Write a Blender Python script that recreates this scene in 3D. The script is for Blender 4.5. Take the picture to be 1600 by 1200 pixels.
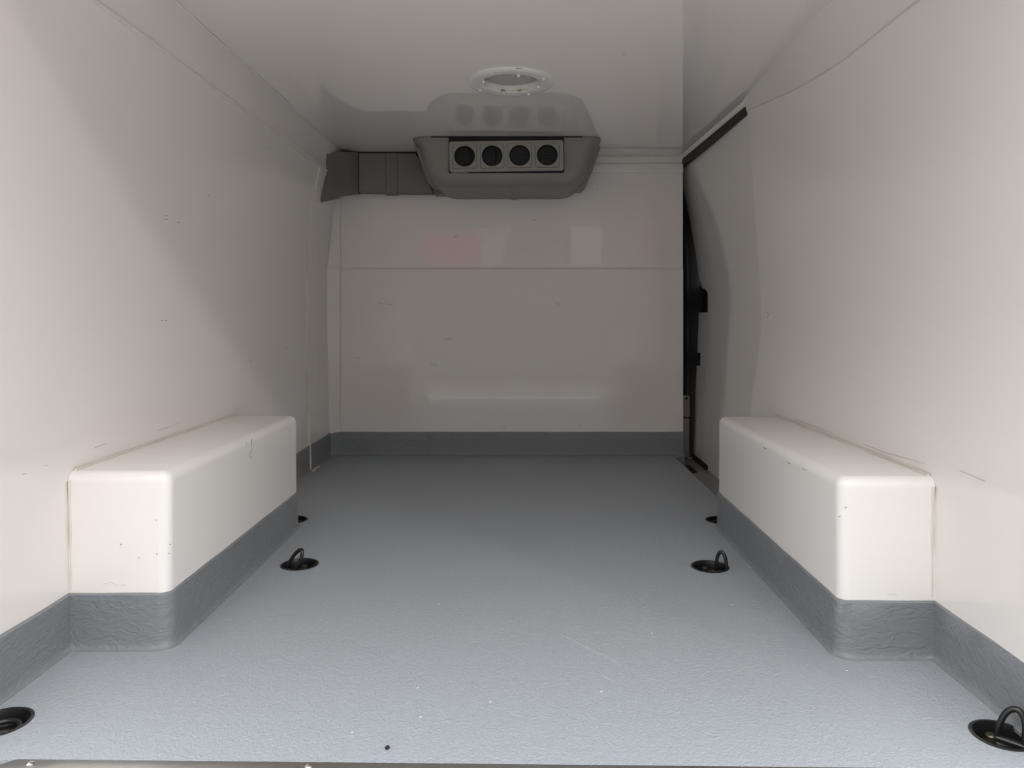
import bpy, bmesh, math, random
from mathutils import Vector, Matrix
from mathutils.geometry import delaunay_2d_cdt
random.seed(7)
for o in list(bpy.data.objects):
    bpy.data.objects.remove(o)
S = bpy.context.scene
C = S.collection

# ------------------------------------------------------------------ camera
CAMZ = 0.58
F = 1155.0
cam_d = bpy.data.cameras.new('camera')
cam_d.sensor_width = 36.0
cam_d.lens = F / 1600 * 36
cam_d.shift_x = -15 / 1600
cam_d.shift_y = -108 / 1600
cam_d.clip_start = 0.02
cam = bpy.data.objects.new('camera', cam_d)
cam.location = (0, 0, CAMZ)
cam.rotation_euler = (math.radians(90), 0, 0)
C.objects.link(cam)
S.camera = cam

# ------------------------------------------------------------------ world, sun, exposure
w = bpy.data.worlds.new('overcast_sky')
S.world = w
w.use_nodes = True
wn = w.node_tree
bg = wn.nodes['Background']
bg.inputs['Color'].default_value = (0.955, 0.955, 0.965, 1)
# thick overcast sky: several times as bright overhead as at the horizon
tcw = wn.nodes.new('ShaderNodeTexCoord')
sep = wn.nodes.new('ShaderNodeSeparateXYZ')
wn.links.new(tcw.outputs['Generated'], sep.inputs[0])
mx0 = wn.nodes.new('ShaderNodeMath'); mx0.operation = 'MAXIMUM'; mx0.inputs[1].default_value = 0.0
wn.links.new(sep.outputs['Z'], mx0.inputs[0])
mad = wn.nodes.new('ShaderNodeMath'); mad.operation = 'MULTIPLY_ADD'
mad.inputs[1].default_value = 1.8; mad.inputs[2].default_value = 0.42
wn.links.new(mx0.outputs[0], mad.inputs[0])
wn.links.new(mad.outputs[0], bg.inputs['Strength'])
sun_d = bpy.data.lights.new('hazy_sun', 'SUN')
sun_d.energy = 0.16
sun_d.angle = math.radians(3)
sun_d.color = (1.0, 0.95, 0.9)
sun = bpy.data.objects.new('hazy_sun', sun_d)
sd = Vector((0.9, -1.0, 0.6)).normalized()          # towards the sun
sun.rotation_euler = sd.to_track_quat('Z', 'Y').to_euler()
sun.location = (6, -7, 6)
C.objects.link(sun)
S.view_settings.view_transform = 'Standard'
S.view_settings.look = 'None'
S.view_settings.exposure = 0.98
S.view_settings.gamma = 1.0
S.view_settings.use_curve_mapping = False

# ------------------------------------------------------------------ materials
MATS = {}
def mat(name, col, rough=0.4, metal=0.0, bump=None, var=None, ior=1.5, spec=0.5, coat=0.0):
    """bump: list of (kind, scale, strength, distance, stretch); var: (scale, amount, second colour)"""
    m = bpy.data.materials.new(name)
    m.use_nodes = True
    nt = m.node_tree
    N, L = nt.nodes, nt.links
    b = N['Principled BSDF']
    b.inputs['Base Color'].default_value = (*col, 1)
    b.inputs['Roughness'].default_value = rough
    b.inputs['Metallic'].default_value = metal
    b.inputs['IOR'].default_value = ior
    b.inputs['Specular IOR Level'].default_value = spec
    b.inputs['Coat Weight'].default_value = coat
    tc = N.new('ShaderNodeTexCoord')
    if var:
        n = N.new('ShaderNodeTexNoise')
        n.inputs['Scale'].default_value = var[0]
        n.inputs['Detail'].default_value = 5
        L.new(tc.outputs['Object'], n.inputs['Vector'])
        r = N.new('ShaderNodeValToRGB')
        r.color_ramp.elements[0].position = 0.5 - var[3] if len(var) > 3 else 0.35
        r.color_ramp.elements[1].position = 0.5 + var[3] if len(var) > 3 else 0.7
        L.new(n.outputs['Fac'], r.inputs['Fac'])
        mul = N.new('ShaderNodeMath'); mul.operation = 'MULTIPLY'
        mul.inputs[1].default_value = var[1]
        L.new(r.outputs['Color'], mul.inputs[0])
        mx = N.new('ShaderNodeMix'); mx.data_type = 'RGBA'
        mx.inputs['A'].default_value = (*col, 1)
        mx.inputs['B'].default_value = (*var[2], 1)
        L.new(mul.outputs[0], mx.inputs['Factor'])
        L.new(mx.outputs['Result'], b.inputs['Base Color'])
    last = None
    for (kind, scale, stren, dist, stretch) in (bump or []):
        mp = N.new('ShaderNodeMapping')
        mp.inputs['Scale'].default_value = stretch
        L.new(tc.outputs['Object'], mp.inputs['Vector'])
        if kind == 'noise':
            t = N.new('ShaderNodeTexNoise'); t.inputs['Scale'].default_value = scale
            t.inputs['Detail'].default_value = 4; out = t.outputs['Fac']
        elif kind == 'dist':
            t = N.new('ShaderNodeTexNoise'); t.inputs['Scale'].default_value = scale
            t.inputs['Detail'].default_value = 3; t.inputs['Distortion'].default_value = 2.5
            out = t.outputs['Fac']
        else:
            t = N.new('ShaderNodeTexVoronoi'); t.inputs['Scale'].default_value = scale
            out = t.outputs['Distance']
        L.new(mp.outputs[0], t.inputs['Vector'])
        bp = N.new('ShaderNodeBump')
        bp.inputs['Strength'].default_value = stren
        bp.inputs['Distance'].default_value = dist
        L.new(out, bp.inputs['Height'])
        if last: L.new(last.outputs[0], bp.inputs['Normal'])
        last = bp
    if last: L.new(last.outputs[0], b.inputs['Normal'])
    MATS[name] = m
    return m

ONE = (1, 1, 1)
WHITE = (0.86, 0.825, 0.795)
mat('gelcoat', WHITE, 0.10, bump=[('noise', 5, 0.06, 0.02, ONE)], var=(3.0, 0.18, (0.82, 0.78, 0.74)))
mat('gelcoat_ceiling', WHITE, 0.008, var=(3.0, 0.12, (0.82, 0.78, 0.74)), ior=2.1)
mat('gelcoat_back', (0.86, 0.825, 0.795), 0.03, bump=[('noise', 4, 0.012, 0.02, ONE)], var=(4.0, 0.18, (0.82, 0.78, 0.74)), ior=1.62)
mat('gelcoat_arch', (0.86, 0.83, 0.80), 0.25, bump=[('noise', 40, 0.03, 0.004, ONE)], var=(6.0, 0.2, (0.83, 0.79, 0.75)))
mat('door_white', (0.82, 0.79, 0.76), 0.09, bump=[('noise', 5, 0.04, 0.02, ONE)])
mat('floor_coat', (0.345, 0.375, 0.405), 0.45,
    bump=[('dist', 85, 0.32, 0.009, (1, 0.8, 1)), ('noise', 240, 0.2, 0.004, ONE), ('noise', 9, 0.06, 0.02, ONE)],
    var=(2.2, 0.35, (0.37, 0.40, 0.43)))
mat('skirting_coat', (0.21, 0.224, 0.238), 0.42,
    bump=[('dist', 30, 0.34, 0.009, (0.8, 0.8, 1.7)), ('noise', 140, 0.2, 0.003, ONE)],
    var=(5, 0.35, (0.225, 0.238, 0.252)))
mat('unit_plastic', (0.25, 0.243, 0.222), 0.45, bump=[('noise', 300, 0.08, 0.002, ONE)])
mat('panel_plastic', (0.30, 0.293, 0.27), 0.42)
mat('duct_plastic', (0.185, 0.18, 0.165), 0.5, bump=[('noise', 300, 0.08, 0.002, ONE)])
mat('black_plastic', (0.008, 0.008, 0.010), 0.35)
mat('black_matt', (0.010, 0.010, 0.013), 0.6, spec=0.3)
mat('black_rubber', (0.006, 0.006, 0.007), 0.7)
mat('rail_rubber', (0.03, 0.03, 0.03), 0.6)
mat('black_metal', (0.012, 0.012, 0.012), 0.28, spec=0.6)
mat('brass_worn', (0.13, 0.105, 0.075), 0.35, metal=0.8)
mat('steel', (0.74, 0.72, 0.69), 0.34, metal=1.0, bump=[('noise', 60, 0.05, 0.004, (1, 12, 1))])
mat('rivet_steel', (0.8, 0.79, 0.76), 0.15, metal=1.0)
mat('sealant', (0.76, 0.71, 0.62), 0.45, bump=[('noise', 60, 0.3, 0.004, ONE)], var=(9, 0.7, (0.60, 0.53, 0.41)))
mat('sealant_white', (0.76, 0.71, 0.64), 0.4, var=(14, 0.6, (0.68, 0.61, 0.50)))
mat('sealant_dirty', (0.45, 0.36, 0.22), 0.6, var=(60, 0.8, (0.2, 0.15, 0.08)))
mat('lamp_ring', (0.78, 0.78, 0.75), 0.3, bump=[('noise', 50, 0.1, 0.004, ONE)])
mat('lamp_lens', (0.46, 0.44, 0.44), 0.4, bump=[('voronoi', 160, 0.6, 0.003, ONE)], var=(60, 0.5, (0.62, 0.59, 0.58)))
mat('pillar_grey', (0.30, 0.30, 0.285), 0.4)
mat('sill_grey', (0.30, 0.285, 0.27), 0.35, var=(12, 0.6, (0.20, 0.19, 0.18)))
mat('scuff', (0.22, 0.19, 0.16), 0.6)
mat('scuff_light', (0.55, 0.49, 0.42), 0.6)
mat('fleck', (0.75, 0.76, 0.78), 0.4)
mat('floor_scratch', (0.50, 0.53, 0.56), 0.45)
mat('render_grey', (0.62, 0.60, 0.57), 0.8, var=(0.8, 0.4, (0.57, 0.55, 0.52)))
mat('backing_dark', (0.24, 0.235, 0.225), 0.6)
mat('red_paint', (0.55, 0.14, 0.13), 0.4)
mat('pale_paint', (0.52, 0.45, 0.42), 0.5)
mat('white_paint', (0.55, 0.52, 0.50), 0.5)
mat('yard_concrete', (0.33, 0.315, 0.30), 0.9, bump=[('noise', 30, 0.4, 0.02, ONE)], var=(1.5, 0.5, (0.32, 0.305, 0.29)))

# ------------------------------------------------------------------ helpers
def finish(o, smooth=None):
    if smooth is not None:
        for p in o.data.polygons: p.use_smooth = True
        if smooth < 180:
            o.data.set_sharp_from_angle(angle=math.radians(smooth))
    return o

def mesh_obj(name, verts, faces, m, parent=None, smooth=None, fix=True):
    me = bpy.data.meshes.new(name)
    me.from_pydata([tuple(v) for v in verts], [], faces)
    if fix:
        bm = bmesh.new(); bm.from_mesh(me)
        bmesh.ops.remove_doubles(bm, verts=bm.verts, dist=1e-5)
        bmesh.ops.recalc_face_normals(bm, faces=bm.faces)
        bm.to_mesh(me); bm.free()
    me.materials.append(MATS[m])
    o = bpy.data.objects.new(name, me)
    C.objects.link(o)
    if parent: o.parent = parent
    return finish(o, smooth)

def bm_obj(name, bm, m, parent=None, smooth=None):
    bmesh.ops.recalc_face_normals(bm, faces=bm.faces)
    me = bpy.data.meshes.new(name)
    bm.to_mesh(me); bm.free()
    me.materials.append(MATS[m])
    o = bpy.data.objects.new(name, me)
    C.objects.link(o)
    if parent: o.parent = parent
    return finish(o, smooth)

def box(name, lo, hi, m, parent=None, bevel=0.0, seg=3, smooth=None):
    bm = bmesh.new()
    bmesh.ops.create_cube(bm, size=1)
    for v in bm.verts:
        v.co = Vector([lo[i] + (v.co[i] + 0.5) * (hi[i] - lo[i]) for i in range(3)])
    if bevel:
        bmesh.ops.bevel(bm, geom=bm.edges[:], offset=bevel, segments=seg, profile=0.5, affect='EDGES')
        smooth = smooth or 40
    return bm_obj(name, bm, m, parent, smooth)

def loft(rings, close_ring=True, cap=True):
    v, f = [], []
    n = len(rings[0])
    for r in rings: v += [tuple(p) for p in r]
    for i in range(len(rings) - 1):
        for j in range(n if close_ring else n - 1):
            k = (j + 1) % n
            f.append((i * n + j, i * n + k, (i + 1) * n + k, (i + 1) * n + j))
    if cap and close_ring:
        f.append(tuple(range(n)))
        f.append(tuple((len(rings) - 1) * n + j for j in range(n)))
    return v, f

def tube(name, pts, r, m, parent=None, seg=8, radii=None, closed=False):
    pts = [Vector(p) for p in pts]
    rings = []
    n = len(pts)
    up = None
    for i, p in enumerate(pts):
        a = pts[(i - 1) % n] if (closed or i > 0) else pts[i]
        b = pts[(i + 1) % n] if (closed or i < n - 1) else pts[i]
        t = (b - a).normalized()
        if up is None:
            up = Vector((0, 0, 1)) if abs(t.z) < 0.9 else Vector((1, 0, 0))
        s = t.cross(up).normalized(); u = s.cross(t).normalized(); up = u
        rr = radii[i] if radii else r
        rings.append([p + (s * math.cos(2 * math.pi * k / seg) + u * math.sin(2 * math.pi * k / seg)) * rr for k in range(seg)])
    if closed: rings.append(rings[0])
    v, f = loft(rings, cap=not closed)
    return mesh_obj(name, v, f, m, parent, 60)

def lathe(name, prof, centre, m, parent=None, seg=40, smooth=35):
    """prof: (r, z) list turned about the vertical axis through centre"""
    rings = []
    for (r, z) in prof:
        rings.append([(centre[0] + r * math.cos(2 * math.pi * k / seg), centre[1] + r * math.sin(2 * math.pi * k / seg), centre[2] + z) for k in range(seg)])
    v, f = loft(rings, cap=False)
    return mesh_obj(name, v, f, m, parent, smooth)

def inside(p, poly):
    r = False; j = len(poly) - 1
    for i in range(len(poly)):
        a, b = poly[i], poly[j]
        if (a[1] > p[1]) != (b[1] > p[1]) and p[0] < (b[0] - a[0]) * (p[1] - a[1]) / (b[1] - a[1]) + a[0]:
            r = not r
        j = i
    return r

def holed(outer, holes):
    """2D outline with holes -> verts2d, triangles, boundary edges"""
    pts, edges = [], []
    for loop in [outer] + holes:
        s = len(pts)
        pts += [Vector(p) for p in loop]
        edges += [(s + i, s + (i + 1) % len(loop)) for i in range(len(loop))]
    vs, es, fs, *_ = delaunay_2d_cdt(pts, edges, [], 0, 1e-6)
    tri = []
    for f in fs:
        c = (vs[f[0]] + vs[f[1]] + vs[f[2]]) / 3
        if inside(c, outer) and not any(inside(c, h) for h in holes): tri.append(tuple(f))
    return vs, tri

def plate(name, outer, holes, to3, thick, m, parent=None, smooth=None):
    """holed plate; to3(u, v, t) maps to 3D with t in [0, thick]"""
    vs, tri = holed(outer, holes)
    n = len(vs)
    v = [to3(p.x, p.y, 0) for p in vs] + [to3(p.x, p.y, thick) for p in vs]
    f = list(tri) + [tuple(n + i for i in reversed(t)) for t in tri]
    cnt = {}
    for t in tri:
        for i in range(3):
            e = (t[i], t[(i + 1) % 3]); k = tuple(sorted(e))
            cnt.setdefault(k, []).append(e)
    for k, es in cnt.items():
        if len(es) == 1:
            a, b = es[0]; f.append((a, b, n + b, n + a))
    return mesh_obj(name, v, f, m, parent, smooth)

def circ(cx, cy, r, n=32):
    return [(cx + r * math.cos(2 * math.pi * k / n), cy + r * math.sin(2 * math.pi * k / n)) for k in range(n)]

def rrect(x0, x1, y0, y1, r, n=5):
    out = []
    for (cx, cy, a0) in ((x1 - r, y1 - r, 0), (x0 + r, y1 - r, 90), (x0 + r, y0 + r, 180), (x1 - r, y0 + r, 270)):
        for k in range(n + 1):
            a = math.radians(a0 + 90 * k / n)
            out.append((cx + r * math.cos(a), cy + r * math.sin(a)))
    return out

def lerp_prof(prof, z):
    if z <= prof[0][0]: return prof[0][1]
    for (z0, x0), (z1, x1) in zip(prof, prof[1:]):
        if z <= z1:
            return x0 + (x1 - x0) * (z - z0) / (z1 - z0)
    return prof[-1][1]

def smooth_prof(prof, n=28):
    """Catmull-Rom resample of (z, x) list"""
    P = [prof[0]] + prof + [prof[-1]]
    out = []
    per = max(2, n // (len(prof) - 1))
    for i in range(1, len(P) - 2):
        p0, p1, p2, p3 = [Vector(q) for q in P[i - 1:i + 3]]
        for k in range(per):
            t = k / per
            q = 0.5 * ((2 * p1) + (-p0 + p2) * t + (2 * p0 - 5 * p1 + 4 * p2 - p3) * t * t + (-p0 + 3 * p1 - 3 * p2 + p3) * t ** 3)
            out.append((q.x, q.y))
    out.append(prof[-1])
    return out

def wall_from_profile(name, prof, y0, y1, out, m, parent=None, ny=2, smooth=40, dx=None):
    """prof: (z, x); extruded along y, with thickness 'out' outwards in x"""
    rings = []
    for k in range(ny):
        y = y0 + (y1 - y0) * k / (ny - 1)
        d = dx(y) if dx else 0
        inner = [(x + d, y, z) for (z, x) in prof]
        outer = [(x + d + out, y, z) for (z, x) in reversed(prof)]
        rings.append(inner + outer)
    v, f = loft(rings)
    return mesh_obj(name, v, f, m, parent, smooth)

def tag(o, label=None, cat=None, group=None, kind=None):
    if label: o['label'] = label
    if cat: o['category'] = cat
    if group: o['group'] = group
    if kind: o['kind'] = kind
    return o

def struct(o, label, cat):
    return tag(o, label, cat, kind='structure')

def empty(name, loc=(0, 0, 0)):
    o = bpy.data.objects.new(name, None)
    o.empty_display_size = 0.05
    o.location = loc
    C.objects.link(o)
    return o

def keep(o, parent):
    """parent without moving (mesh data are in world coordinates)"""
    o.parent = parent
    o.matrix_parent_inverse = Matrix.Translation(parent.location).inverted()
    return o

# ------------------------------------------------------------------ dimensions of the load space (metres)
Y0 = 0.955            # rear threshold
ZC = 1.24             # ceiling
LEFT = smooth_prof([(-0.02, -0.786), (0.30, -0.793), (0.55, -0.799), (0.75, -0.799), (0.85, -0.793), (0.98, -0.778), (1.135, -0.748)])
RIGHT = smooth_prof([(-0.02, 0.700), (0.28, 0.703), (0.42, 0.722), (0.56, 0.735), (0.72, 0.729), (0.95, 0.713), (1.135, 0.699), (1.222, 0.691)])
def xl(z): return lerp_prof(LEFT, z)
def xr(z): return lerp_prof(RIGHT, z)
YB = 3.07             # lower bulkhead
def yb(z):            # bulkhead surface: upright lower and upper panels with a small ledge between
    if z < 0.768: return YB - 0.008
    if z < 0.782: return YB - 0.008 + 0.006 * math.sin((z - 0.768) / 0.014 * math.pi / 2)
    return YB - 0.002

# ring positions on the floor: x, y, radius
RINGS = [(-0.516, 1.718, 0.040), (0.434, 1.703, 0.040), (-0.742, 1.052, 0.038), (0.662, 1.020, 0.036),
         (-0.648, 2.092, 0.039), (0.562, 2.088, 0.039)]

# ------------------------------------------------------------------ floor
outer = [(-0.80, Y0 + 0.010), (0.72, Y0 - 0.013), (0.72, 2.10), (0.622, 2.10), (0.622, 3.00), (0.674, 3.055), (0.674, 3.09), (-0.80, 3.09)]
fl = plate('floor', outer, [circ(x, y, r, 36) for (x, y, r) in RINGS], lambda u, v, t: (u, v, -t), 0.035, 'floor_coat')
struct(fl, 'blue-grey textured resin floor of the van load space', 'floor')

# ------------------------------------------------------------------ ceiling with a hole for the lamp
LX, LY = -0.030, 2.09
outer = [(-0.90, 0.79), (0.90, 0.79), (0.90, 3.34), (-0.90, 3.34)]
ce = plate('ceiling', outer, [circ(LX, LY, 0.082, 40)], lambda u, v, t: (u, v, ZC + t), 0.06, 'gelcoat_ceiling')
struct(ce, 'glossy white panel ceiling of the van load space', 'ceiling')

# ------------------------------------------------------------------ left wall
wl_ = wall_from_profile('wall_left', LEFT, Y0, 2.735, -0.05, 'gelcoat', ny=12)
struct(wl_, 'glossy off-white side wall left of the load space', 'wall')
rp = wall_from_profile('rear_panel', [(z, x + 0.002) for z, x in LEFT], 2.742, 3.28, -0.05, 'gelcoat', wl_)
tube('sealant_bead', [(x + 0.002 + 0.001 * math.sin(z * 40), 2.738, z) for z, x in [(0.002 + 1.115 * k / 40, xl(0.002 + 1.115 * k / 40)) for k in range(41)]],
     0.004, 'sealant', wl_, radii=[0.0032 + 0.0014 * abs(math.sin(k * 0.37)) + (0.0022 if k < 10 else 0) for k in range(41)])
tube('panel_seam', [(xl(z) + 0.0015, 2.87 + 0.01 * z, z) for z in [0.10 + 1.0 * k / 20 for k in range(21)]], 0.0016, 'sealant_white', wl_, seg=6)
blob = []
for k in range(6):
    blob.append((-0.774 + 0.003 * math.sin(k * 2.1), 2.725 + 0.024 * k, 0.0015))
tube('sealant_smear', blob, 0.004, 'sealant', wl_, radii=[0.002, 0.006, 0.004, 0.0045, 0.0025, 0.001], seg=6)

# coves between walls and ceiling
def cove(name, p0, p1, y0, y1, out, m='gelcoat'):
    mid = ((p0[0] + p1[0]) / 2 + out * 0.10, (p0[1] + p1[1]) / 2)
    prof = [(p0[1] - 0.004, p0[0]), (mid[1], mid[0]), (p1[1] + 0.004, p1[0])]
    prof = smooth_prof(prof, 10)
    return wall_from_profile(name, prof, y0, y1, out, m, smooth=40)
cl = cove('trim_1', (-0.747, 1.131), (-0.727, 1.240), Y0, 3.16, -0.09)
struct(cl, 'white cove strip joining left wall and ceiling', 'trim')
tube('cove_bead', [(-0.7465, Y0 + (2.85 - Y0) * k / 30, 1.135 + 0.0008 * math.sin(k)) for k in range(31)], 0.0022, 'sealant_white', cl, seg=6)
tube('cove_bead', [(-0.7275, Y0 + (3.1 - Y0) * k / 30, 1.2385 + 0.0006 * math.sin(k)) for k in range(31)], 0.0026, 'gelcoat', cl, seg=6)

# ------------------------------------------------------------------ right wall (ends at the sliding door)
YD = 2.27
wr = wall_from_profile('wall_right', RIGHT, Y0, YD, 0.05, 'gelcoat', ny=10)
struct(wr, 'glossy off-white side wall right of the load space', 'wall')
rings = []; bead = []
for k in range(25):
    y = Y0 + (YD - Y0) * k / 24
    t = max(0.0, (y - 1.60) / (YD - 1.60)) ** 1.4
    z0 = 1.133 + 0.075 * t
    x0 = xr(z0) - 0.0005
    x1 = 0.650 + 0.030 * t
    rings.append([(x0, y, z0 - 0.002), ((x0 + x1) / 2 + 0.006 * (1 - t), y, (z0 + 1.24) / 2), (x1, y, 1.242), (x0 + 0.04, y, 1.25), (x0 + 0.04, y, z0 - 0.002)])
    bead.append((x0 - 0.001, y, z0 + 0.0006 * math.sin(k)))
v, f = loft(rings)
cr = mesh_obj('trim_2', v, f, 'gelcoat', None, 25)
struct(cr, 'white cove strip joining right wall and ceiling', 'trim')
tube('cove_bead', bead, 0.0018, 'sealant_white', cr, seg=6)

# ------------------------------------------------------------------ bulkhead (back wall)
zs = [-0.03, 0.2, 0.5, 0.74, 0.757, 0.765, 0.768, 0.770, 0.772, 0.775, 0.778, 0.782, 0.795, 0.9, 1.0, 1.1, 1.26]
v = []; f = []
xs = [-0.757, 0.669]
for z in zs:
    for x in xs: v.append((x, yb(z), z))
for z in zs:
    for x in xs: v.append((x, yb(z) + 0.04, z))
n = len(zs)
for i in range(n - 1):
    f.append((2 * i, 2 * i + 1, 2 * i + 3, 2 * i + 2))
    o_ = 2 * n
    f.append((o_ + 2 * i, o_ + 2 * i + 2, o_ + 2 * i + 3, o_ + 2 * i + 1))
    f.append((2 * i, 2 * i + 2, o_ + 2 * i + 2, o_ + 2 * i))
    f.append((2 * i + 1, o_ + 2 * i + 1, o_ + 2 * i + 3, 2 * i + 3))
wb = mesh_obj('wall_back', v, f, 'gelcoat_back', None, 25)
struct(wb, 'glossy off-white bulkhead with a horizontal crease across it', 'wall')
lstop = box('wall_light_stop', (-0.95, 3.245, -0.12), (0.95, 3.31, 1.30), 'black_rubber', None)  # unseen panel added to keep sky light out of the door gap
struct(lstop, 'unseen black panel added behind the white bulkhead to block light', 'wall')
# corner fillet strip on the left
zz = [0.05, 0.5, 0.765, 0.785, 1.0, 1.22]
rings = []
for z in zz:
    d = yb(z)
    xw = xl(min(z, 1.135))
    rings.append([(xw + 0.001, d - 0.035, z), (-0.750, d - 0.003, z), (-0.750, d + 0.02, z), (xw - 0.02, d + 0.02, z)])
v, f = loft(rings)
cf = mesh_obj('trim_3', v, f, 'gelcoat_back', None)
struct(cf, 'upright white corner strip between left wall and bulkhead', 'trim')
tube('sealant_bead', [(-0.750 + 0.0015 * math.sin(z * 25), yb(z) - 0.004, z) for z in [0.10 + k * 0.03 for k in range(33)]], 0.0022, 'sealant_white', cf, seg=6)
# header strip at top of bulkhead
hs = box('trim_4', (0.10, yb(1.19) - 0.012, 1.168), (0.669, yb(1.2) + 0.01, 1.207), 'gelcoat_back', None, 0.003)
struct(hs, 'pale header strip along the top of the bulkhead', 'trim')
hs2 = tube('sealant_bead', [(0.28 + 0.385 * k / 12, yb(1.238) - 0.006, 1.238) for k in range(13)], 0.004, 'sealant_white', hs, seg=6)

# ------------------------------------------------------------------ wheel arch boxes
def arch(name, x0, x1, y0, y1, h, label, side):
    """x0 wall side, x1 room side"""
    base = empty(name, ((x0 + x1) / 2, (y0 + y1) / 2, 0))
    bm = bmesh.new()
    bmesh.ops.create_cube(bm, size=1)
    lo = (min(x0, x1), y0, -0.01); hi = (max(x0, x1), y1, h)
    for vv in bm.verts:
        vv.co = Vector([lo[i] + (vv.co[i] + 0.5) * (hi[i] - lo[i]) for i in range(3)])
    bm.edges.ensure_lookup_table()
    sel = [e for e in bm.edges if not all(abs(q.co.z + 0.01) < 1e-6 for q in e.verts)
           and not (all(abs(q.co.x - x0) < 1e-6 for q in e.verts))]
    bmesh.ops.bevel(bm, geom=sel, offset=0.019, segments=6, profile=0.5, affect='EDGES')
    for vv in bm.verts:            # a little draft towards the top
        t = max(0, vv.co.z) / h
        vv.co.y += 0.004 * t * (1 if vv.co.y < (y0 + y1) / 2 else -1)
        if abs(vv.co.x - x0) < 0.004:      # the back follows the wall
            vv.co.x = xl(vv.co.z) + 0.0006 if side < 0 else xr(vv.co.z) - 0.0006
    b = keep(bm_obj('arch_cover', bm, 'gelcoat_arch', None, 30), base)
    tag(base, label, 'wheel arch box')
    s = 1 if side > 0 else -1
    fx = xl if side < 0 else xr
    k_ = 24
    keep(tube('sealant_bead', [(fx(h) - s * 0.0048, y0 + 0.02 + (y1 - y0 - 0.02) * k / k_, h + 0.001) for k in range(k_ + 1)], 0.004,
         'sealant', None, seg=8, radii=[0.0026 + 0.0012 * math.sin(k * 1.7) * math.sin(k * 0.6) for k in range(k_ + 1)]), base)
    keep(tube('sealant_bead', [(fx(z) - s * 0.0042, y0 + 0.003, z) for z in [0.10 + (h - 0.115) * k / 16 for k in range(17)]], 0.004,
         'sealant_white', None, seg=8, radii=[0.0022 + 0.0006 * math.sin(k * 0.9) for k in range(17)]), base)
    return base
AL = arch('wheel_arch_box', -0.794, -0.615, 1.286, 2.036, 0.305, 'white moulded wheel arch box against the left wall', -1)
AR = arch('wheel_arch_box', 0.706, 0.540, 1.252, 2.040, 0.303, 'white moulded wheel arch box against the right wall, ahead of sliding door', 1)

# ------------------------------------------------------------------ grey coated skirting, one run per side
def skirting(name, path, label, rounds=(), rr=0.021, inside_left=True):
    """path: 2D points; room side is on the left of travel if inside_left. rounds: indices of outer corners to round"""
    pts = []
    for i, p in enumerate(path):
        if i in rounds:
            a, b = Vector(path[i - 1]), Vector(path[i + 1]); p = Vector(p)
            d0 = (a - p).normalized(); d1 = (b - p).normalized()
            c = p + (d0 + d1) * rr
            s = p + d0 * rr - c; e = p + d1 * rr - c
            for k in range(9):
                t = k / 8 * math.pi / 2
                pts.append(tuple(c + s * math.cos(t) + e * math.sin(t)))
        else:
            pts.append(p)
    # subdivide long runs
    fine = []
    for a, b in zip(pts, pts[1:]):
        L_ = math.dist(a, b); k = max(1, int(L_ / 0.03))
        for j in range(k):
            fine.append((a[0] + (b[0] - a[0]) * j / k, a[1] + (b[1] - a[1]) * j / k))
    fine.append(pts[-1])
    P = [Vector(p) for p in fine]
    prof = [(-0.010, 0.0955), (0.002, 0.0960), (0.0045, 0.0935), (0.0045, 0.06), (0.0048, 0.016), (0.006, 0.008), (0.0085, 0.003), (0.0125, 0.0008), (0.0125, -0.004), (-0.010, -0.004)]
    rings = []
    for i, p in enumerate(P):
        t0 = (P[i] - P[i - 1]).normalized() if i > 0 else (P[1] - P[0]).normalized()
        t1 = (P[i + 1] - P[i]).normalized() if i < len(P) - 1 else t0
        n0 = Vector((-t0.y, t0.x)); n1 = Vector((-t1.y, t1.x))
        if not inside_left: n0, n1 = -n0, -n1
        nn = (n0 + n1)
        nn = nn / max(0.3, (1 + n0.dot(n1)))
        wob = 0.0004 * math.sin(i * 0.55) + 0.0003 * math.sin(i * 1.37 + 1)
        rings.append([(p.x + nn.x * d, p.y + nn.y * d, z + (wob if z > 0.09 else 0)) for d, z in prof])
    v, f = loft(rings)
    o = mesh_obj(name, v, f, 'skirting_coat', None, 45)
    return struct(o, label, 'skirting')
skirting('baseboard_left', [(-0.786, Y0 + 0.012), (-0.7875, 1.286), (-0.615, 1.286), (-0.615, 2.036), (-0.789, 2.036), (-0.787, 3.032)],
         'grey coated skirting running along left wall and around arch box', rounds=(2, 3), inside_left=False)
skirting('baseboard_back', [(-0.790, 3.030), (-0.750, 3.060), (0.669, 3.062)], 'dark grey coated skirting along the foot of the bulkhead', inside_left=False)
skirting('baseboard_right', [(0.7045, Y0 - 0.008), (0.7005, 1.252), (0.540, 1.252), (0.540, 2.040), (0.622, 2.040)],
         'grey coated skirting running along right wall and around arch box', rounds=(2, 3), inside_left=True)

# ------------------------------------------------------------------ sliding side door
DOOR = smooth_prof([(-0.05, 0.741), (0.17, 0.747), (0.42, 0.758), (0.62, 0.765), (0.76, 0.760), (0.89, 0.745), (1.05, 0.722), (1.225, 0.698)], 28)
def edge_y(z):
    # leading edge of the door with the two latch cut-outs
    if 0.590 <= z <= 0.690:
        return 3.045 + (0.055 * max(0, (z - 0.665) / 0.025) ** 2)
    if 0.362 <= z <= 0.418: return 3.135
    if z > 0.690: return 3.125 + 0.05 * min(1, (z - 0.690) / 0.05) + 0.045 * min(1, max(0, (z - 0.74) / 0.3))
    return 3.19
zrows = sorted(set([round(-0.05 + 1.275 * k / 46, 4) for k in range(47)] + [0.5899, 0.5901, 0.3619, 0.3621, 0.4179, 0.4181, 0.665, 0.67, 0.675, 0.68, 0.685, 0.6899, 0.6901, 0.70, 0.71, 0.72]))
v = []; f = []
ncol = 14
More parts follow.
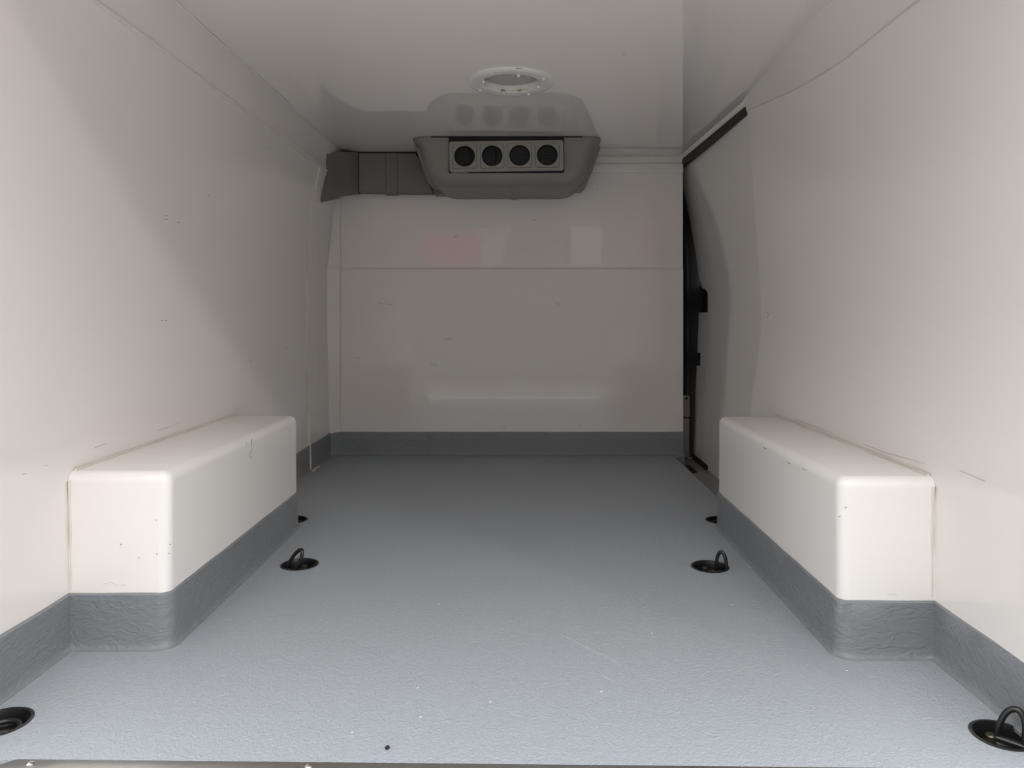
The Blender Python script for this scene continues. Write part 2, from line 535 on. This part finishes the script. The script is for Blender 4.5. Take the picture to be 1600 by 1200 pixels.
for z in zrows:
    ye = edge_y(z)
    for j in range(ncol):
        t = j / (ncol - 1); y = (YD + 0.004) + (ye - YD - 0.004) * t
        x = lerp_prof(DOOR, z) + 0.004 * math.sin(math.pi * (y - YD) / 0.95)
        if z > 1.0: x -= 0.014 * (z - 1.0) / 0.2 * (y - YD) / 0.9
        v.append((x, y, z))
m_ = len(v)
v += [(x + 0.035, y, z) for x, y, z in v]
for i in range(len(zrows) - 1):
    for j in range(ncol - 1):
        a = i * ncol + j
        f.append((a, a + 1, a + ncol + 1, a + ncol))
        f.append((m_ + a, m_ + a + ncol, m_ + a + ncol + 1, m_ + a + 1))
for i in range(len(zrows) - 1):
    for j in (0, ncol - 1):
        a = i * ncol + j
        f.append((a, a + ncol, m_ + a + ncol, m_ + a))
for i in (0, len(zrows) - 1):
    for j in range(ncol - 1):
        a = i * ncol + j
        f.append((a, a + 1, m_ + a + 1, m_ + a))
dr = mesh_obj('door_1', v, f, 'door_white', None, 35)
struct(dr, 'white sliding side door panel with latch cut-outs at its front edge', 'door')
box('latch', (0.788, 3.05, 0.575), (0.83, 3.22, 0.72), 'black_plastic', dr, 0.006)
box('latch_catch', (0.785, 3.13, 0.35), (0.82, 3.21, 0.43), 'black_plastic', dr, 0.004)

# black pillar and seal seen through the gap
dp = box('door_pillar', (0.60, 3.215, -0.10), (0.93, 3.245, 1.24), 'black_rubber', None, 0.008)
tag(dp, 'black rubber-covered pillar in the gap beside the sliding door', 'pillar')
tube('pillar_seal', [(0.712 - 0.028 * max(0, (z - 0.75) / 0.45) ** 1.5, 3.208, z) for z in [-0.05 + 1.25 * k / 30 for k in range(31)]], 0.012, 'black_rubber', dp)
# grey lower cover and slotted striker plate on the pillar edge
cover = box('pillar_cover', (0.680, 3.155, -0.03), (0.716, 3.18, 0.138), 'pillar_grey', dp, 0.003)
plate('striker_plate', rrect(0.692, 0.720, 0.142, 0.235, 0.006), [circ(0.7065, 0.222, 0.0055, 16)], lambda u, v_, t: (u, 3.168 + t, v_), 0.004, 'pillar_grey', dp)
box('cover_bracket', (0.68, 3.178, -0.03), (0.705, 3.24, 0.20), 'black_rubber', dp)

# door head rail and seal
v = []; rings = []
for k in range(13):
    t = k / 12
    x = 0.697 - 0.034 * t; y = YD - 0.002 + (3.235 - YD) * t
    rings.append([(x, y, 1.200), (x - 0.004, y, 1.206), (x - 0.002, y, 1.227), (x + 0.02, y, 1.232), (x + 0.03, y, 1.203)])
v, f = loft(rings)
rl = mesh_obj('door_seal', v, f, 'rail_rubber', None)
tag(rl, 'black rubber seal strip along the head of the sliding door', 'seal')
rings = []
for k in range(13):
    t = k / 12
    x = 0.697 - 0.034 * t; y = YD - 0.002 + (3.235 - YD) * t
    rings.append([(x - 0.005, y, 1.2310), (x - 0.001, y, 1.2285), (x + 0.10, y, 1.2285), (x + 0.10, y, 1.2405), (x - 0.012, y, 1.2405)])
v, f = loft(rings)
hd = mesh_obj('trim_5', v, f, 'gelcoat', None)
struct(hd, 'white header moulding above the sliding door seal', 'trim')

# stepped sill under the door
sl = box('door_sill', (0.612, 2.05, -0.075), (0.86, 3.236, -0.040), 'sill_grey', None)
tag(sl, 'worn grey door sill step below the floor edge', 'sill')
box('rubber_strip', (0.735, 2.95, -0.041), (0.744, 3.19, -0.020), 'black_rubber', sl, 0.002)
box('rubber_strip', (0.626, 2.68, -0.041), (0.634, 2.83, -0.026), 'black_rubber', sl, 0.002)
box('rubber_strip', (0.640, 2.90, -0.041), (0.690, 3.04, -0.036), 'black_rubber', sl, 0.001)
tube('floor_edge_sealant', [(0.6235, 2.06 + 0.98 * k / 20, -0.002 + 0.001 * math.sin(k * 1.3)) for k in range(21)], 0.0035, 'skirting_coat', sl, seg=6)

# ------------------------------------------------------------------ threshold plate at the rear
rot = -0.0165
def th(x, y, z): return (x, y + rot * (x + 0.65), z)
outer = [(-0.655, 0.964), (-0.70, 0.925), (-0.70, 0.86), (0.66, 0.86), (0.66, 0.925), (0.62, 0.964)]
v, f = [], []
prof = [(0.0, 0.0005), (0.004, 0.003), (0.03, 0.004), (0.075, 0.002), (0.09, -0.01), (0.09, -0.05), (0.0, -0.05)]
rings = []
for x in [-0.70, -0.655] + [-0.655 + 1.275 * k / 20 for k in range(1, 21)] + [0.66]:
    cut = 0.04 if x in (-0.70, 0.66) else 0
    rings.append([th(x, 0.964 - max(d, cut if d < 0.05 else 0), z) for d, z in prof])
v, f = loft(rings)
tp = mesh_obj('threshold_plate', v, f, 'steel', None, 40)
tag(tp, 'bright metal threshold plate at the rear edge of the grey floor', 'threshold plate')
for x in (-0.632, -0.272, 0.09, 0.45):
    c = th(x, 0.951, 0.0035)
    lathe('rivet', [(0.0001, 0.0022), (0.003, 0.0018), (0.0048, 0.0004), (0.005, -0.002)], c, 'rivet_steel', tp, seg=16)

# ------------------------------------------------------------------ evaporator unit on the ceiling
EU = empty('evaporator_unit', (-0.055, 2.92, 1.06))
tag(EU, 'grey ceiling cooling unit with four round black air vents', 'cooling unit')
levels = [  # z, x0, x1, yfront, radius
    (1.2398, -0.405, 0.296, 2.732, 0.045), (1.2345, -0.407, 0.298, 2.730, 0.046), (1.2290, -0.402, 0.293, 2.734, 0.045),
    (1.215, -0.388, 0.279, 2.744, 0.045), (1.180, -0.376, 0.267, 2.747, 0.045), (1.140, -0.364, 0.255, 2.749, 0.045),
    (1.110, -0.352, 0.243, 2.751, 0.045), (1.092, -0.340, 0.231, 2.755, 0.047), (1.078, -0.326, 0.217, 2.763, 0.050),
    (1.068, -0.312, 0.203, 2.774, 0.052), (1.062, -0.298, 0.189, 2.787, 0.054), (1.060, -0.284, 0.175, 2.802, 0.055)]
rings = [[(x, y, z) for x, y in rrect(x0, x1, yf, 3.082, r, 6)] for z, x0, x1, yf, r in levels]
v, f = loft(rings)
keep(mesh_obj('housing', v, f, 'unit_plastic', None, 50), EU)
# rear side lobes of the tray
for s, xa in ((-1, -0.352), (1, 0.243)):
    rings = []
    for (z, d, y0_) in ((1.232, 0.030, 2.86), (1.20, 0.026, 2.87), (1.14, 0.022, 2.88), (1.098, 0.016, 2.89), (1.085, 0.004, 2.91)):
        xx = xa + s * (0.026 * (z - 1.10) / 0.1)
        lo, hi = sorted((xx - s * 0.03, xx + s * d))
        rings.append([(x, y, z) for x, y in rrect(lo, hi, y0_, 3.075, 0.012, 4)])
    v, f = loft(rings)
    keep(mesh_obj('side_lobe', v, f, 'unit_plastic', None, 50), EU)
keep(box('pipe_inlet', (-0.3555, 3.004, 1.070), (-0.30, 3.074, 1.100), 'duct_plastic', None, 0.004), EU)
# drain rib below
keep(box('drain_rib', (-0.044, 2.790, 1.0565), (-0.012, 3.07, 1.066), 'unit_plastic', None, 0.003), EU)
# black block painting the dark recess behind the vent panel
keep(box('panel_recess', (-0.2695, 2.7285, 1.1075), (0.1565, 2.80, 1.2395), 'black_rubber', None, 0.002), EU)
keep(box('top_gap_shade', (-0.335, 2.7290, 1.2352), (0.225, 2.76, 1.2398), 'black_rubber', None), EU)  # black strip painting the shade of the gap under the ceiling
# panel with four holes
VX = [-0.2100, -0.1085, -0.0070, 0.0945]
VZ = 1.1660
PY = 2.724
def tilt(x, y, z):
    a = math.radians(0.8)
    dx, dz = x + 0.0565, z - 1.1655
    return (-0.0565 + dx * math.cos(a) - dz * math.sin(a), y, 1.1655 + dx * math.sin(a) + dz * math.cos(a))
pn = plate('vent_panel', rrect(-0.2665, 0.1540, 1.1095, 1.2215, 0.009, 4), [circ(x, VZ, 0.0395, 40) for x in VX],
           lambda u, v_, t: tilt(u, PY + t, v_), 0.022, 'panel_plastic')
keep(pn, EU)
for i, x in enumerate(VX):
    # raised square bezel
    bz = plate('vent_bezel', rrect(x - 0.0435, x + 0.0435, VZ - 0.0435, VZ + 0.0435, 0.008, 4), [circ(x, VZ, 0.0385, 40)],
               lambda u, v_, t: tilt(u, PY - 0.0030 + t, v_), 0.004, 'panel_plastic')
    keep(bz, EU)
    # groove around the bezel
    gr = plate('bezel_groove', rrect(x - 0.0448, x + 0.0448, VZ - 0.0448, VZ + 0.0448, 0.009, 4), [rrect(x - 0.0436, x + 0.0436, VZ - 0.0436, VZ + 0.0436, 0.008, 4)],
               lambda u, v_, t: tilt(u, PY - 0.0006 + t, v_), 0.001, 'black_rubber')
    keep(gr, EU)
    # barrel
    rings = []
    for (r, d) in ((0.0385, -0.004), (0.0365, -0.0045), (0.0350, -0.002), (0.0340, 0.018), (0.0001, 0.0185)):
        rings.append([tilt(x + r * math.cos(2 * math.pi * k / 40), PY + d, VZ + r * math.sin(2 * math.pi * k / 40)) for k in range(40)])
    v, f = loft(rings, cap=False)
    br = mesh_obj('vent_barrel', v, f, 'black_plastic', None, 40); keep(br, EU)
    if i < 2:   # shut vent: a turned flap disc
        ang = (0.55, -0.35)[i]
        rings = []
        for (r, d) in ((0.0325, 0.004), (0.0335, 0.001), (0.0325, -0.001), (0.0001, -0.0035)):
            ring = []
            for k in range(36):
                a = 2 * math.pi * k / 36
                lx, lz = r * math.cos(a), r * math.sin(a)
                if i == 0: yy = d + 0.004 + 0.12 * (lx * 0.7 + lz * 0.7)
                else: yy = d + 0.004 + 0.14 * lx
                ring.append(tilt(x + lx * 0.97, PY + 0.006 + yy, VZ + lz * 0.97))
            rings.append(ring)
        v, f = loft(rings, cap=False)
        o = mesh_obj('vent_flap', v, f, 'black_matt', None, 40)
        o.parent = br
        tube('flap_ridge', [tilt(x + 0.030 * math.cos(a) * (0.5 if i else 0.9), PY - 0.002 + (0.004 if i else 0), VZ + 0.030 * math.sin(a)) for a in [math.radians(-60 + 120 * k / 12) for k in range(13)]],
             0.0014, 'black_plastic', br, seg=6)
    else:       # open vent: grid of louvre blades
        for dz in (-0.020, -0.007, 0.007, 0.020):
            hw = math.sqrt(0.034 ** 2 - dz ** 2)
            a = (x - hw, PY + 0.001, VZ + dz - 0.0010); b = (x + hw, PY + 0.012, VZ + dz + 0.0008)
            o = box('louvre', a, b, 'black_plastic', br)
        for dx in (-0.016, 0.0, 0.016):
            hh = math.sqrt(0.034 ** 2 - dx ** 2)
            box('louvre', (x + dx - 0.0012, PY + 0.004, VZ - hh), (x + dx + 0.0012, PY + 0.014, VZ + hh), 'black_plastic', br)
# small screws on the flange
for x in (-0.370, 0.232):
    rings = [[(x + r * math.cos(2 * math.pi * k / 12), 2.735 + d, 1.228 + r * math.sin(2 * math.pi * k / 12)) for k in range(12)] for r, d in ((0.0055, 0.004), (0.005, -0.004), (0.0001, -0.005))]
    v, f = loft(rings, cap=False)
    keep(mesh_obj('flange_screw', v, f, 'pillar_grey', None, 40), EU)

# ------------------------------------------------------------------ pipe cover duct to the left of the unit
PD = empty('pipe_cover_duct', (-0.56, 3.05, 1.07))
tag(PD, 'dark grey pipe cover duct between left wall and cooling unit', 'duct')
def dsec(x, yf, zb, zt, r=0.016, back=3.078, dx=0.0):
    """upright section through the duct at x, dx shifts the bottom"""
    pts = [(back, zt), (yf, zt)]
    for k in range(6):
        a = math.radians(180 + 90 * k / 5)
        pts.append((yf + r + r * math.cos(a), zb + r + r * math.sin(a)))
    pts.append((back, zb + 0.2 * (back - yf)))
    return [(x + dx * (1 - (z - zb) / (zt - zb)), y, z) for y, z in pts]
v, f = loft([dsec(-0.660, 2.995, 1.073, 1.236), dsec(-0.535, 2.998, 1.070, 1.236), dsec(-0.430, 3.000, 1.068, 1.2345, dx=0.072)])
keep(mesh_obj('main_cover', v, f, 'duct_plastic', None, 40), PD)
v, f = loft([dsec(-0.660, 2.992, 1.071, 1.237), dsec(-0.690, 2.945, 1.058, 1.230), dsec(-0.715, 2.900, 1.045, 1.219, dx=-0.006), dsec(-0.742, 2.835, 1.027, 1.194, dx=-0.014)])
keep(mesh_obj('end_cover', v, f, 'duct_plastic', None, 40), PD)
v, f = loft([dsec(-0.741, 2.838, 1.027, 1.194, dx=-0.014), dsec(-0.743, 2.825, 1.014, 1.196, dx=-0.018), dsec(-0.747, 2.820, 1.012, 1.196, dx=-0.020)])
keep(mesh_obj('end_flange', v, f, 'duct_plastic', None, 40), PD)
v, f = loft([dsec(-0.6625, 2.9905, 1.070, 1.2375), dsec(-0.6585, 2.9905, 1.070, 1.2375)])
keep(mesh_obj('joint_seam', v, f, 'black_rubber', None), PD)
v, f = loft([dsec(-0.551, 2.996, 1.068, 1.237), dsec(-0.549, 2.9935, 1.0655, 1.2375), dsec(-0.505, 2.9935, 1.0655, 1.2375), dsec(-0.503, 2.996, 1.068, 1.237)])
keep(mesh_obj('joint_band', v, f, 'duct_plastic', None, 30), PD)
keep(box('top_shadow_strip', (-0.715, 2.992, 1.235), (-0.425, 3.07, 1.2398), 'black_rubber', None), PD)  # black strip painting the shadow line between duct top and ceiling

# ------------------------------------------------------------------ ceiling lamp
LP = empty('ceiling_light', (LX, LY, ZC))
tag(LP, 'round white ceiling lamp ring with recessed grey lens', 'ceiling light')
keep(lathe('ring_flange', [(0.122, 0.002), (0.121, -0.004), (0.117, -0.0075), (0.110, -0.0085), (0.090, -0.0075), (0.087, -0.0075), (0.083, -0.006), (0.0810, -0.002),
      (0.0790, 0.012), (0.078, 0.030), (0.080, 0.034), (0.0815, 0.002)], (LX, LY, ZC), 'lamp_ring', seg=64), LP)
keep(lathe('lens', [(0.0001, 0.008), (0.05, 0.0085), (0.070, 0.010), (0.0765, 0.014), (0.0785, 0.021), (0.078, 0.03), (0.0001, 0.031)], (LX, LY, ZC), 'lamp_lens', seg=48), LP)
for k in range(8):
    a = 2 * math.pi * (k + 0.35) / 8
    r = 0.104 if k % 2 else 0.080
    keep(lathe('clip', [(0.0001, -0.013), (0.003, -0.0125), (0.0045, -0.0105), (0.005, -0.006)], (LX + r * math.cos(a), LY + r * math.sin(a), ZC), 'rivet_steel' if 0 else 'lamp_ring', seg=12), LP)
for (a0, a1, r, w_) in ((232 - 180, 300 - 180, 0.0785, 0.0006), (68, 76, 0.0785, 0.0030), (277, 286, 0.121, 0.0016), (104, 112, 0.0785, 0.0034)):
    pts = [(LX + r * math.cos(math.radians(a0 + (a1 - a0) * k / 8)), LY + r * math.sin(math.radians(a0 + (a1 - a0) * k / 8)), ZC - 0.003) for k in range(9)]
    keep(tube('old_sealant', pts, w_, 'sealant_dirty', None, seg=6, radii=[w_ * (0.4 + 0.6 * abs(math.sin(k * 1.9))) for k in range(9)]), LP)

# small rust smear on the ceiling in front of the unit
# ------------------------------------------------------------------ lashing rings sunk in the floor
GROUP = 'lashing rings sunk in the floor'
LABELS = ['black sunken lashing ring beside the left arch box, loop leaning inwards',
          'black sunken lashing ring beside the right arch box, loop upright',
          'black sunken lashing ring at the left floor edge near the threshold, loop lying flat',
          'black sunken lashing ring at the right floor edge near the threshold, loop raised',
          'black sunken lashing cup half hidden behind the left arch box',
          'black sunken lashing cup half hidden behind the right arch box']
# loop: offset of foot, direction of foot bar, half width, height, lean vector ; None = lying in the cup
LOOPS = [((-0.019, -0.010), (0.85, -0.50), 0.0155, 0.048, (0.50, 0.10)),
         ((0.024, -0.008), (0.80, -0.60), 0.0125, 0.048, (0.02, 0.05)),
         None,
         ((0.014, 0.004), (0.72, -0.70), 0.0160, 0.045, (0.22, 0.02)),
         None, None]
for (x, y, r), lab, lp in zip(RINGS, LABELS, LOOPS):
    e = tag(empty('lashing_ring', (x, y, 0)), lab, 'lashing ring', GROUP)
    keep(lathe('cup', [(r + 0.0035, 0.0006), (r + 0.0015, 0.0016), (r - 0.0015, 0.0012), (r - 0.003, -0.004), (r - 0.005, -0.020), (r - 0.012, -0.027), (0.0001, -0.029)], (x, y, 0), 'black_metal', seg=36), e)
    keep(lathe('cup_rim', [(r - 0.004, -0.006), (r - 0.002, -0.0055), (r - 0.0022, -0.009), (r - 0.0045, -0.009)], (x, y, 0), 'black_metal', seg=36), e)
    if lp:
        (ox, oy), (dx, dy), hw, hgt, lean = lp
        d = Vector((dx, dy, 0)).normalized()
        pts = []
        zb = -0.012
        for k in range(29):
            t = math.pi * k / 28
            uu = -math.cos(t) * hw; hh = (math.sin(t) ** 0.75) * (hgt + 0.0)
            z = zb + hh
            pts.append((x + ox + d.x * uu + lean[0] * hh, y + oy + d.y * uu + lean[1] * hh, z))
        keep(tube('loop', pts, 0.0042, 'black_metal', None, seg=10), e)
        keep(tube('pivot_bar', [(x + ox - d.x * 0.022, y + oy - d.y * 0.022, zb), (x + ox + d.x * 0.022, y + oy + d.y * 0.022, zb)], 0.005, 'black_metal', None, seg=10), e)
        bx_, by_ = x - ox * 0.3, y + r * 0.55
        keep(lathe('anchor_bolt', [(0.0001, -0.008), (0.0055, -0.008), (0.007, -0.0095), (0.0072, -0.030)], (bx_, by_ - 0.003, 0), 'brass_worn', seg=18), e)
    else:
        pts = [(x + 0.024 * math.cos(2 * math.pi * k / 28), y + 0.024 * math.sin(2 * math.pi * k / 28), -0.011) for k in range(28)]
        keep(tube('loop', pts, 0.0042, 'black_metal', None, seg=10, closed=True), e)

# ------------------------------------------------------------------ little things on the surfaces
# blind plug on the bulkhead
px = (928 - 815) * 3.12 / F; pz = CAMZ + (492 - 296) * 3.12 / F
rings = [[(px + r * math.cos(2 * math.pi * k / 24), yb(pz) + d, pz + r * math.sin(2 * math.pi * k / 24)) for k in range(24)] for r, d in ((0.016, 0.003), (0.0155, -0.003), (0.013, -0.004), (0.0115, -0.0025), (0.0001, -0.0025))]
v, f = loft(rings, cap=False)
pg = mesh_obj('blind_plug', v, f, 'gelcoat_back', None, 40)
tag(pg, 'small round blind plug on the bulkhead right of cooling unit', 'plug')

def scuff(parent, pts, width, normal, m='scuff'):
    """thin raised mark along pts"""
    n = Vector(normal).normalized()
    P = [Vector(p) for p in pts]
    v = []; f = []
    for i, p in enumerate(P):
        t = (P[min(i + 1, len(P) - 1)] - P[max(i - 1, 0)]).normalized()
        s = t.cross(n).normalized() * width * 0.42 * (0.35 + 0.65 * abs(math.sin(i * 1.3 + 0.6))) * 0.5
        for q in (p - s, p + s):
            v.append(q + n * 0.0006); v.append(q - n * 0.0004)
    for i in range(len(P) - 1):
        a = 4 * i; b = a + 4
        f += [(a, a + 2, b + 2, b), (a + 1, b + 1, b + 3, a + 3), (a, b, b + 1, a + 1), (a + 2, a + 3, b + 3, b + 2)]
    f += [(0, 1, 3, 2), (len(v) - 4, len(v) - 2, len(v) - 1, len(v) - 3)]
    o = mesh_obj('scuff_mark', v, f, m, None)
    if parent.type == 'EMPTY': keep(o, parent)
    else: o.parent = parent
    return o
def PB(px, py):   # on the bulkhead
    d = YB
    for _ in range(4):
        z = CAMZ + (492 - py) * d / F; d = yb(z)
    return ((px - 815) * d / F, d, z)
def PL(px, py):   # on the left wall
    x = -0.79
    for _ in range(5):
        d = x * F / (px - 815); z = CAMZ + (492 - py) * d / F; x = xl(z)
    return (x, d, z)
def PR(px, py):
    x = 0.71
    for _ in range(5):
        d = x * F / (px - 815); z = CAMZ + (492 - py) * d / F; x = xr(z)
    return (x, d, z)
def PF(px, py):
    d = CAMZ * F / (py - 492)
    return ((px - 815) * d / F, d, 0)
nb = (0, -1, 0.0)
for a in ([(708, 372), (712, 369), (716, 369)], [(832, 343), (835, 345), (837, 344)], [(865, 377), (867, 379)]):
    scuff(wb, [PB(*p) for p in a], 0.004, (0, -1, 0.16))
for a in ([(590, 472), (596, 475), (603, 474)], [(606, 475), (613, 476)], [(868, 472), (874, 476), (879, 475)], [(506, 475), (512, 475)],
          [(520, 531), (524, 532)], [(672, 569), (679, 570), (684, 573)], [(556, 559), (562, 559)], [(535, 505), (537, 509)], [(695, 530), (708, 529)],
          [(783, 669), (790, 667)], [(905, 664), (909, 668)]):
    if a[0][0] > 540 and a[0][1] < 600 or a[0][1] > 600:
        scuff(wb, [PB(*p) for p in a], 0.0032, nb)
nl = (1, 0, 0)
for a in ([(251, 500), (254, 501)], [(257, 500), (260, 501)], [(257, 337), (263, 337)], [(258, 342), (263, 343)], [(277, 347), (280, 348)], [(445, 543), (448, 545)],
          [(414, 587), (416, 589)], [(390, 563), (392, 565)], [(325, 304), (326, 306)], [(419, 229), (421, 231)]):
    scuff(wl_, [PL(*p) for p in a], 0.0028, nl)
for a in ([(148, 700), (156, 696), (166, 693)], [(245, 673), (262, 668), (280, 660)], [(35, 741), (41, 740)], [(70, 728), (74, 727)]):
    scuff(wl_, [PL(*p) for p in a], 0.0030, nl, 'scuff_light')
nr = (-1, 0, 0)
for a in ([(1199, 488), (1201, 492), (1199, 496)], ):
    scuff(wr, [PR(*p) for p in a], 0.003, nr)
for a in ([(1240, 654), (1262, 662), (1300, 676)], [(1350, 694), (1380, 706), (1445, 724)], [(1295, 103), (1308, 97)], [(1500, 735), (1540, 752)]):
    scuff(wr, [PR(*p) for p in a], 0.0030, nr, 'scuff_light')
# scratches on the left arch box inner face (x = -0.615)
def PA(px, py, X):
    d = X * F / (px - 815)
    return (X, d, CAMZ + (492 - py) * d / F)
scuff(AL, [PA(*p, -0.615) for p in ((393, 686), (393.5, 692), (393, 700), (391, 708), (390, 713), (393, 716))], 0.0032, (1, 0, 0))
scuff(AL, [PA(*p, -0.615) for p in ((384, 690), (386, 696))], 0.002, (1, 0, 0), 'scuff_light')
for p in ((1230, 722), (1254, 732), (1193, 699)):
    scuff(AR, [PA(p[0] + d, p[1] + d * 0.5, 0.540 + 0.0001) for d in (0, 3, 6)], 0.003, (-1, 0, 0))
# front faces
def PY_(px, py, Y): return ((px - 815) * Y / F, Y, CAMZ + (492 - py) * Y / F)
for p in ((243, 812), (244, 865), (216, 871), (265, 850), (188, 850), (263, 864)):
    scuff(AL, [PY_(p[0] + d, p[1] + d * 0.4, 1.286) for d in (0, 2)], 0.002, (0, -1, 0))
for p in ((1320, 794), (1310, 808)):
    scuff(AR, [PY_(p[0] + d, p[1] - d * 0.5, 1.2535) for d in (0, 3)], 0.0025, (0, -1, 0))
scuff(AL, [PY_(*p, 1.288) for p in ((160, 913), (174, 910), (186, 915), (196, 914))], 0.002, (0, -1, 0), 'scuff_light')
scuff(AR, [PY_(*p, 1.254) for p in ((1386, 930), (1396, 928), (1404, 931))], 0.002, (0, -1, 0), 'scuff_light')
# ceiling specks and rust smear
def PC(px, py):
    d = (ZC - CAMZ) * F / (492 - py)
    return ((px - 815) * d / F, d, ZC)
scuff(ce, [PC(972, 84), PC(976, 86)], 0.003, (0, 0, -1))
scuff(ce, [PC(521, 163), PC(523, 164)], 0.003, (0, 0, -1))
scuff(ce, [PC(719, 206), PC(727, 207), PC(735, 205)], 0.012, (0, 0, -1), 'scuff_light')
# pale scratches and flecks on the floor
for a in ([(877, 992), (910, 1008), (945, 1025), (970, 1040)], [(987, 1134), (992, 1115), (994, 1100)], [(925, 1035), (945, 1058), (960, 1065)]):
    scuff(fl, [PF(*p) for p in a], 0.0014, (0, 0, 1), 'floor_scratch')
for p in ((764, 1097), (938, 1081), (651, 1075), (655, 1121), (684, 944), (1322, 1048), (1531, 1099), (900, 770), (1017, 990), (1142, 945), (548, 1145)):
    c = PF(*p)
    scuff(fl, [c, (c[0] + 0.0035, c[1] + 0.001, 0)], 0.0035, (0, 0, 1), 'fleck')
# a crumb of dirt on the floor
c = PF(605, 1170)
bm = bmesh.new()
bmesh.ops.create_icosphere(bm, subdivisions=2, radius=0.0035)
for vv in bm.verts:
    vv.co *= 0.75 + 0.5 * random.random()
    vv.co.z = vv.co.z * 0.7 + 0.002
    vv.co += Vector(c)
cb = bm_obj('dirt_crumb', bm, 'black_rubber', None, 60)
tag(cb, 'tiny black crumb of dirt on the floor by the threshold', 'dirt crumb')

# ------------------------------------------------------------------ outside, behind the camera
gd = box('ground', (-30, -30, -0.70), (30, 30, -0.62), 'yard_concrete', None)
struct(gd, 'pale grey concrete yard around the van', 'ground')

fc = empty('wall_opposite', (0, -7.2, -0.62))
struct(fc, 'grey rendered building facade across the yard behind the van', 'building')
keep(box('facade', (-16, -7.6, -0.62), (16, -7.0, 4.7), 'render_grey', None), fc)
keep(box('reflection_backing', (-3.2, -7.01, -0.62), (3.2, -6.97, 2.6), 'backing_dark', None), fc)  # unseen dark panel added to darken what the bulkhead reflects
keep(box('red_sign_board', (-1.78, -6.99, 1.35), (-0.70, -6.92, 2.02), 'red_paint', None, 0.01), fc)
keep(plate('pale_sign_board', [(-0.70, 1.35), (-0.42, 1.35), (-0.16, 2.12), (-0.80, 2.12), (-0.80, 2.03), (-0.70, 2.03)], [], lambda u, v_, t: (u, -6.92 - t, v_), 0.07, 'pale_paint', None), fc)
keep(box('white_sign_board', (0.86, -6.99, 1.35), (1.42, -6.92, 2.12), 'white_paint', None, 0.01), fc)
